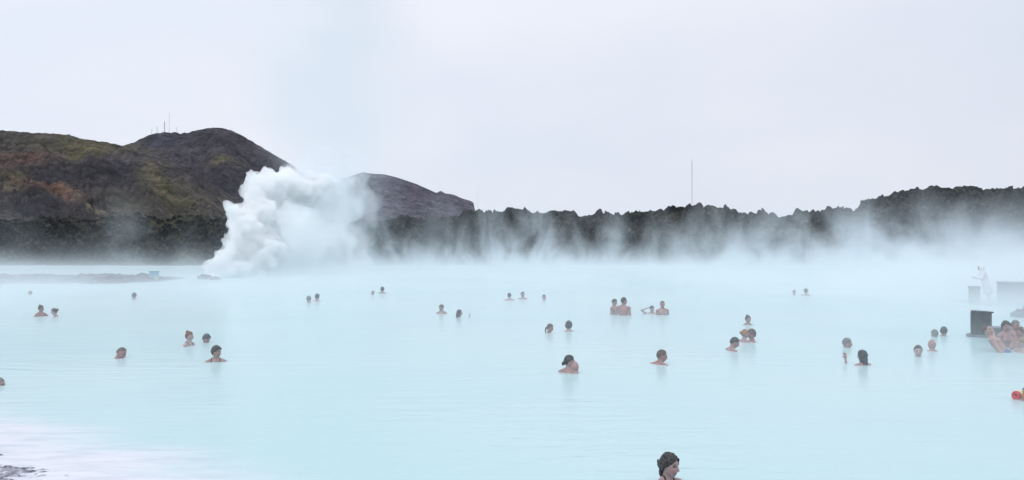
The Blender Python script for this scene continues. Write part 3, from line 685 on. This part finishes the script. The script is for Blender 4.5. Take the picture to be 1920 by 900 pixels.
# right groups
P_(1376, 631, 657, 100, 'man with black hair and bare shoulder facing the pair pressed together', 'm', 84, 12, hair='short', hc='black', tone=(.42, .22, .18), lean=(12, 0))
P_(1396, 617, 641, 110, 'auburn haired woman, left head of the pair pressed together', 'f', 100, hair='up', hc='auburn', bun='back', tone=PINK)
P_(1409, 617, 640, -90, 'brown haired man, right head of the pair pressed together', 'm', -70, hair='thick', hc='brown', tone=RUDDY)
P_(1402, 591, 609, 10, 'woman with a dark topknot behind the pair pressed together', 'f', 20, hair='up', hc='dark', straps='black', tone=PINK, arms='wide')
P_(1489, 543, 553, 0, 'barely visible head in the steam, left of the far right pair', 'f', hair='short', hc='fair', tone=PINK)
P_(1511, 541, 554, 175, 'faint dark head in the steam, right of the far right pair', 'm', hair='thick', hc='dark', tone=PINK)
P_(1586, 633, 651, 60, 'man with short grey hair up to his chin, behind the woman raising a hand', 'm', 66, 8, hair='short', hc='grey', tone=PINK)
P_(1617, 656, 684, 195, 'woman with long wet black hair seen from behind, raising a hand', 'f', 215, hair='long', hc='black', tone=PINK, arms={-1: 'down', 1: 'raise'})
P_(1721, 647, 668, -10, 'pale faced young man with dark hair facing the camera', 'm', -20, hair='short', hc='dark', tone=PALE)
P_(1747, 636, 658, 165, 'bald man with broad pink shoulders seen from behind', 'm', 175, hair=None, tone=(.48, .24, .21))
P_(1752, 617, 631, 180, 'grey haired head, left of the pair behind the bald man', 'm', hair='crop', hc='grey', tone=PINK)
P_(1769, 612, 630, 150, 'dark haired head, right of the pair behind the bald man', 'm', 140, hair='short', hc='dark', tone=PINK)
# group by the drum
Yg = Yat(657)
P_(1845, 610, 657, 56, 'man in blue shorts leaning back with one arm behind his head', 'm', 40, 10, hair='crop', hc='brown', tone=(.48, .28, .21), arms={1: 'head', -1: 'down'}, lean=(-38, 0), Y=Yg, shorts='blue', group='bathers beside the drum')
P_(1886, 604, 652, 20, 'bearded man with a dark headband sitting between the others', 'm', -10, hair='thick', hc='dark', tone=PINK, Y=Yat(650), group='bathers beside the drum')
P_(1903, 604, 652, 0, 'fair haired man behind the group near the low wall', 'm', 10, hair='short', hc='grey', tone=PINK, Y=Yat(648), group='bathers beside the drum')
P_(1912, 616, 655, -40, 'woman with brown hair at the right of the group, cut by the picture edge', 'f', -60, hair='up', hc='brown', tone=RUDDY, Y=Yat(653), arms='front', group='bathers beside the drum')
P_(1917, 632, 662, -60, 'pale bather lowest in the group at the right edge', 'f', -90, 20, hair='short', hc='fair', tone=PALE, Y=Yat(661), arms='front', group='bathers beside the drum')
# child with swim bands
P_(1927, 724, 752, -50, 'child with dark hair at the right edge wearing swim armbands', 'm', -70, hair='short', hc='dark', tone=PINK, s=.75, arms='wide', child=True)

# swim armband: red ends, yellow middle
Ya = Yat(748); ab = empty('swim_armband', (Xat(1908, Ya), Ya, .055), 0); tag(ab, 'red and yellow inflated swim armband floating at the right edge', 'armband')
redm = noise_mat('red_vinyl', (.42, .015, .03), (.55, .02, .04), 4, .3); yel = noise_mat('yellow_vinyl', (.72, .55, .10), (.80, .62, .16), 4, .3)
def torus(Rr, r, x, mat, name, sx=1):
    B = Acc(); n, m_ = 32, 14; PP = []
    for i in range(n):
        a = 2*math.pi*i/n
        for j in range(m_):
            b = 2*math.pi*j/m_; rr = Rr+r*math.cos(b); PP.append((x+r*sx*math.sin(b), rr*math.cos(a), rr*math.sin(a)))
    FF = [[i*m_+j, i*m_+(j+1) % m_, ((i+1) % n)*m_+(j+1) % m_, ((i+1) % n)*m_+j] for i in range(n) for j in range(m_)]
    return mesh_obj(name, PP, FF, mat, ab)
torus(.055, .042, -.05, redm, 'inflated_ring'); torus(.058, .045, .035, yel, 'inflated_band', 1.2); torus(.055, .040, .13, redm, 'inflated_ring')
ab.rotation_euler = (0, R(4), R(25)); ab.scale = (.8, .78, .78)

# robed figure
def robed():
    Y = Yat(568); o = P_(1839, 500, 567, -110, 'figure in a long white hooded bathrobe bending over the pedestal', 'm', -125, 28, hair=None, tone=PINK, Y=Y+.4, arms='front', robe=True, group='figure on the walkway', s=.92, lean=(14, 0))
    o.location.z = .03
    B = Acc()
    B.tube([(0, .01, .48), (0, .01, .62), (0, 0, .85), (0, .0, 1.0), (0, .005, 1.2), (0, .01, 1.36), (0, .01, 1.43)], [(.25, .20), (.235, .185), (.215, .165), (.19, .145), (.215, .16), (.21, .13), (.12, .10)], 28)
    B.ell((0, .015, 1.56), (.115, .135, .16))
    for q in (-1, 1):
        S = Vector((q*.185, .01, 1.36)); E = S+Vector((q*.05, -.16, -.22)); W = S+Vector((-q*.03, -.34, -.15))
        B.tube([S, E], [.085, .08]); B.tube([E, W], [.08, .075])
    me = remesh(B, .012, 'bathrobe'); me.materials.append(noise_mat('white_towelling', (.72, .74, .76), (.80, .82, .84), 30, .9, .5, 60))
    h = bpy.data.objects.new('bathrobe', me); COL.objects.link(h); h.parent = o
robed()

# ------------------------------------------------------------------ steam (volumes, lit by the sky)
STEAM_C = (.87, .92, .95, 1)
def vol_mat(name, dens=None, color=STEAM_C, aniso=.0):
    m = bpy.data.materials.new(name); m.use_nodes = True; t = m.node_tree; t.nodes.clear(); N = t.nodes.new; L = t.links.new
    o = N('ShaderNodeOutputMaterial'); v = N('ShaderNodeVolumePrincipled'); L(v.outputs[0], o.inputs['Volume'])
    v.inputs['Color'].default_value = color; v.inputs['Anisotropy'].default_value = aniso
    if isinstance(dens, (int, float)): v.inputs['Density'].default_value = dens
    elif dens: L(dens(t, N, L), v.inputs['Density'])
    return m
def M_(N, L, op, a, b=None, c=None, clamp=False):
    n = N('ShaderNodeMath'); n.operation = op; n.use_clamp = clamp
    for i, x in enumerate((a, b, c)):
        if x is None: continue
        if isinstance(x, (int, float)): n.inputs[i].default_value = x
        else: L(x, n.inputs[i])
    return n.outputs[0]
def MR(N, L, v, a, b, c=0, d=1, ip='SMOOTHSTEP'):
    n = N('ShaderNodeMapRange'); n.interpolation_type = ip; L(v, n.inputs[0])
    for i, x in enumerate((a, b, c, d)): n.inputs[i+1].default_value = x
    return n.outputs[0]
def NZ(N, L, P, sc, det=2, rough=.5, off=(0, 0, 0), rot=(0, 0, 0), dist=0):
    mp = N('ShaderNodeMapping'); mp.inputs['Scale'].default_value = sc; mp.inputs['Location'].default_value = off; mp.inputs['Rotation'].default_value = rot; L(P, mp.inputs[0])
    n = N('ShaderNodeTexNoise'); n.inputs['Scale'].default_value = 1; n.inputs['Detail'].default_value = det; n.inputs['Roughness'].default_value = rough; n.inputs['Distortion'].default_value = dist; L(mp.outputs[0], n.inputs[0]); return n.outputs[0]
def box_obj(name, a, b, mat, label, step=1.0):
    bm = bmesh.new(); c = [(a[i]+b[i])/2 for i in range(3)]; add_box(bm, c, [b[i]-a[i] for i in range(3)])
    o = bm_obj(name, bm, mat); o.visible_shadow = True
    return tag(o, label, 'steam', kind='stuff')
def low_d(t, N, L):
    g_ = N('ShaderNodeNewGeometry'); s = N('ShaderNodeSeparateXYZ'); L(g_.outputs['Position'], s.inputs[0]); x, y, z = s.outputs
    fall = M_(N, L, 'EXPONENT', M_(N, L, 'MULTIPLY', z, -1/.5))
    n = NZ(N, L, g_.outputs['Position'], (.10, .06, .3), 3)
    d = M_(N, L, 'MULTIPLY', fall, MR(N, L, n, .34, .66, .25, 1.6))
    d = M_(N, L, 'MULTIPLY', d, MR(N, L, y, 8, 50, .012, .125, 'LINEAR'))
    # thin over the left arm of the lagoon, thick towards the bathing bar on the right
    left = M_(N, L, 'MAXIMUM', MR(N, L, x, -26, -14), MR(N, L, y, 50, 42, .3, 1.2))
    right = MR(N, L, M_(N, L, 'SUBTRACT', x, M_(N, L, 'MULTIPLY', y, .38)), -1, 5, 1, 2.6)
    d = M_(N, L, 'MULTIPLY', d, M_(N, L, 'MULTIPLY_ADD', left, .88, .12))
    d = M_(N, L, 'MULTIPLY', d, right)
    bar = M_(N, L, 'MULTIPLY', M_(N, L, 'MULTIPLY', MR(N, L, x, 12, 18), M_(N, L, 'MULTIPLY', MR(N, L, z, 3.4, 1.6), M_(N, L, 'MULTIPLY', MR(N, L, y, 21, 26), MR(N, L, y, 44, 34)))), M_(N, L, 'MULTIPLY', MR(N, L, n, .34, .66, .12, .26), M_(N, L, 'EXPONENT', M_(N, L, 'MULTIPLY', z, -1/1.6))))
    spit = M_(N, L, 'MULTIPLY', M_(N, L, 'MULTIPLY', MR(N, L, x, -18, -25), M_(N, L, 'MULTIPLY', MR(N, L, y, 38, 46), MR(N, L, y, 62, 56))), M_(N, L, 'MULTIPLY', MR(N, L, n, .36, .64, .08, .26), M_(N, L, 'EXPONENT', M_(N, L, 'MULTIPLY', z, -1/.45))))
    return M_(N, L, 'ADD', M_(N, L, 'ADD', d, bar), spit)
def bank_d(t, N, L):
    g_ = N('ShaderNodeNewGeometry'); s = N('ShaderNodeSeparateXYZ'); L(g_.outputs['Position'], s.inputs[0]); x, y, z = s.outputs
    fall = M_(N, L, 'EXPONENT', M_(N, L, 'MULTIPLY', z, -1/1.9))
    a = NZ(N, L, g_.outputs['Position'], (.42, .12, .25), 6, .64, (0, 0, 0), (0, R(28), 0), .6)
    cr = N('ShaderNodeValToRGB'); L(MR(N, L, x, -60, 60, 0, 1, 'LINEAR'), cr.inputs[0]); el = cr.color_ramp.elements
    stops = [(60, .10), (110, .02), (205, .03), (232, .75), (262, .015), (340, .01), (362, .22), (390, .01), (600, .8), (690, .45), (760, .65), (805, .5), (900, .75), (940, 1.2), (1045, 1.15), (1085, .5), (1122, .3), (1150, .75), (1185, .3), (1250, .5),
             (1350, .9), (1410, 1.4), (1500, 1.3), (1560, 1.2), (1610, 1.8), (1690, 1.9), (1760, 1.0), (1850, 1.35), (2000, 1.5)]
    for k_, (px_, v_) in enumerate(stops):
        ps = ((px_-960)/FPX*78+60)/120; e_ = el[k_] if k_ < 2 else el.new(min(.9999, ps)); e_.position = ps; e_.color = (v_/4,)*3+(1,)
    sheet = M_(N, L, 'EXPONENT', M_(N, L, 'MULTIPLY', M_(N, L, 'POWER', M_(N, L, 'DIVIDE', M_(N, L, 'SUBTRACT', y, 78), 3.6), 2), -1))
    zone = M_(N, L, 'MULTIPLY', M_(N, L, 'MULTIPLY', cr.outputs[0], 4), M_(N, L, 'MULTIPLY', sheet, 2.6))
    wisps = MR(N, L, a, .38, .69, 0.0, 3.5)
    d = M_(N, L, 'MULTIPLY', M_(N, L, 'MULTIPLY', fall, .095), wisps)
    tall = M_(N, L, 'MULTIPLY', M_(N, L, 'MULTIPLY', MR(N, L, NZ(N, L, g_.outputs['Position'], (.30, .10, .10), 6, .64, (9, 2, 0), (0, R(26), 0), .6), .45, .68), MR(N, L, z, 8.5, 1.5)), .038)
    d = M_(N, L, 'ADD', d, tall)
    lf = MR(N, L, x, -24, -10, .17, 1)
    d = M_(N, L, 'MULTIPLY', d, zone)
    lowmist = M_(N, L, 'MULTIPLY', M_(N, L, 'EXPONENT', M_(N, L, 'MULTIPLY', z, -1/.6)), M_(N, L, 'MULTIPLY', lf, .15))
    return M_(N, L, 'ADD', d, lowmist)
o = box_obj('steam', (-75, 7, .012), (75, 66, 3.6), vol_mat('low_steam', low_d), 'thin low steam drifting over the milky water')
o = box_obj('steam', (-95, 68, .012), (95, 87, 9.5), vol_mat('bank_steam', bank_d), 'ragged wisps of steam rising in front of the far lava bank')

# billowing plume: clustered puffs welded into closed shapes filled with dense white vapour
def puff_mesh(name, puffs, vox, amp, mat, label, seed, freq=1.0, smooth=3):
    B = Acc()
    for (px, py, rp, Y, *sq) in puffs:
        r = rp/FPX*Y; e = sq[0] if sq else 1
        B.ell((Xat(px, Y), Y, Zat(py, Y)), (r, r*1.15, r*e), None, IC2)
    me = remesh(B, vox, name, smooth)
    P = verts_of(me); nn = np.empty(len(P)*3, np.float32); me.vertices.foreach_get('normal', nn); nn = nn.reshape(-1, 3)
    for i, p in enumerate(P):
        v = Vector(p)*freq+Vector((seed, 0, 0))
        b1 = noise.voronoi(v*.55)[0][0]; b2 = noise.voronoi(v*1.3)[0][0]; b3 = noise.voronoi(v*2.9)[0][0]
        d = (.42-b1)*.95+(.42-b2)*.75+(.4-b3)*.42+(.4-noise.voronoi(v*6.1)[0][0])*.13+fbm(v*.35, 2)*.35
        P[i] += nn[i]*d*amp
    P[:, 2] = np.maximum(P[:, 2], .015)
    B = Acc(); B.add(P, [list(p.vertices) for p in me.polygons]); bpy.data.meshes.remove(me)
    me = remesh(B, vox*.55, name, 0); me.materials.append(mat)
    o = bpy.data.objects.new(name, me); COL.objects.link(o)
    return tag(o, label, 'steam', kind='stuff')
D1 = [(366, 522, 9, 56), (376, 519, 12, 56), (392, 509, 19, 57), (402, 492, 17, 57), (382, 520, 14, 57), (405, 515, 20, 57), (425, 500, 28, 58), (412, 478, 19, 58), (440, 465, 36, 59), (428, 450, 20, 58), (460, 430, 38, 60), (452, 400, 26, 60), (438, 396, 16, 59), (484, 395, 38, 61),
      (474, 370, 28, 61), (486, 345, 30, 62), (470, 328, 17, 61), (492, 324, 15, 62), (515, 350, 34, 63), (540, 350, 38, 65), (500, 480, 38, 60), (470, 500, 32, 59), (515, 510, 28, 61), (530, 338, 22, 64), (575, 355, 38, 66),
      (552, 328, 16, 65), (552, 425, 36, 64), (536, 390, 26, 64), (525, 410, 24, 63), (480, 450, 34, 60), (610, 350, 30, 67)]
D2 = [(560, 335, 34, 67), (600, 338, 34, 68), (640, 345, 38, 69), (600, 375, 40, 68), (645, 385, 38, 69), (672, 385, 26, 70), (625, 420, 36, 68), (600, 460, 40, 66), (560, 490, 42, 64), (640, 470, 40, 67), (610, 505, 40, 66),
      (525, 450, 20, 61), (535, 478, 36, 62), (548, 382, 30, 66), (660, 505, 30, 68), (590, 425, 26, 66), (560, 418, 30, 65), (540, 430, 24, 63)]
def wispy(base, lo, hi, sc, mul=1.0, fade=None):
    def f(t, N, L):
        g_ = N('ShaderNodeNewGeometry')
        if fade: base_ = M_(N, L, 'MULTIPLY', fade(t, N, L, g_), base)
        else: base_ = base
        return M_(N, L, 'MULTIPLY', MR(N, L, NZ(N, L, g_.outputs['Position'], (sc, sc, sc*.8), 5, .6, (3, 1, 7), (0, 0, 0), .5), lo, hi, .04, 1), base_)
    return f
def right_fade(t, N, L, g_):
    q = N('ShaderNodeSeparateXYZ'); L(g_.outputs['Position'], q.inputs[0]); return MR(N, L, q.outputs[0], -11.0, -15.5)
def axis_fade(t, N, L, g_):
    q = N('ShaderNodeSeparateXYZ'); L(g_.outputs['Position'], q.inputs[0]); x, y, z = q.outputs
    rad = MR(N, L, z, 6, 60, 7.6, 15, 'LINEAR'); wob = M_(N, L, 'MULTIPLY_ADD', NZ(N, L, g_.outputs['Position'], (.05, .0, .09), 5), 13.0, -6.5)
    dx = M_(N, L, 'ADD', M_(N, L, 'SUBTRACT', x, M_(N, L, 'MULTIPLY_ADD', z, -.02, -15.6)), wob); dy = M_(N, L, 'SUBTRACT', y, M_(N, L, 'MULTIPLY_ADD', z, .15, 69.5))
    r = M_(N, L, 'DIVIDE', M_(N, L, 'SQRT', M_(N, L, 'ADD', M_(N, L, 'MULTIPLY', dx, dx), M_(N, L, 'MULTIPLY', dy, dy))), rad)
    return MR(N, L, r, 1.0, .35)
def grown(D, k, dy=0): return [(px, py+dy, r*k+4, Y+.1) for px, py, r, Y in [d[:4] for d in D]]
puff_mesh('steam_plume', [(560, 425, 46, 59), (590, 455, 38, 60), (545, 405, 34, 60)], .3, .8, vol_mat('veil_vapour', .34, (.97, .985, .995, 1)), 'thin veil of vapour across the gap in the big steam plume', 5, .8)
puff_mesh('steam_plume', D1, .18, 1.15, vol_mat('plume_vapour', 2.6, (.99, .996, .999, 1)), 'dense white billowing edge of the big steam plume', 3, 1.0)
puff_mesh('steam_plume', D2, .30, 1.3, vol_mat('soft_plume_vapour', wispy(1.1, .36, .66, .30, 1, right_fade), (.985, .994, .999, 1)), 'softer trailing side of the big steam plume', 8, .8)
puff_mesh('steam_plume', grown(D2[1:13], 1.75), .40, 1.6, vol_mat('outer_plume_vapour', wispy(.42, .38, .72, .32, 1, lambda t, N, L, g_: MR(N, L, (lambda q: (L(g_.outputs['Position'], q.inputs[0]), q.outputs[0])[1])(N('ShaderNodeSeparateXYZ')), -9.0, -13.5)), (.97, .985, .995, 1)), 'thin vapour around the trailing side of the big steam plume', 21, .8)
D3 = [(600, 300, 50, 68), (640, 290, 60, 70), (595, 230, 50, 70), (650, 225, 56, 72), (620, 160, 66, 73), (640, 90, 72, 75), (600, 80, 66, 75), (620, 10, 86, 77), (640, -80, 100, 80), (610, -160, 120, 82), (640, -280, 140, 86)]
COLC = (.86, .925, .965, 1)
puff_mesh('steam_column', [(a, b, c*2.9, d) for a, b, c, d in D3], .9, 1.0, vol_mat('thin_column_vapour', wispy(.075, .30, .70, .14, 1, axis_fade), COLC), 'faint bluish column of vapour drifting high above the plume', 14, .3, 6)
bpy.data.materials['bank_steam'].cycles.volume_step_rate = .18
bpy.data.materials['low_steam'].cycles.volume_step_rate = .6
for o in bpy.data.objects:
    if o.name.startswith('steam_'):
        for m in o.data.materials: m.cycles.volume_step_rate = .35 if 'column' in m.name else .45
# ------------------------------------------------------------------ haze
bm = bmesh.new(); add_box(bm, (0, 780, 130), (3200, 1700, 270))
tag(bm_obj('haze', bm, vol_mat('air_haze', .000028, (.80, .88, 1, 1))), 'pale blue haze over the far hills', 'haze', kind='stuff')
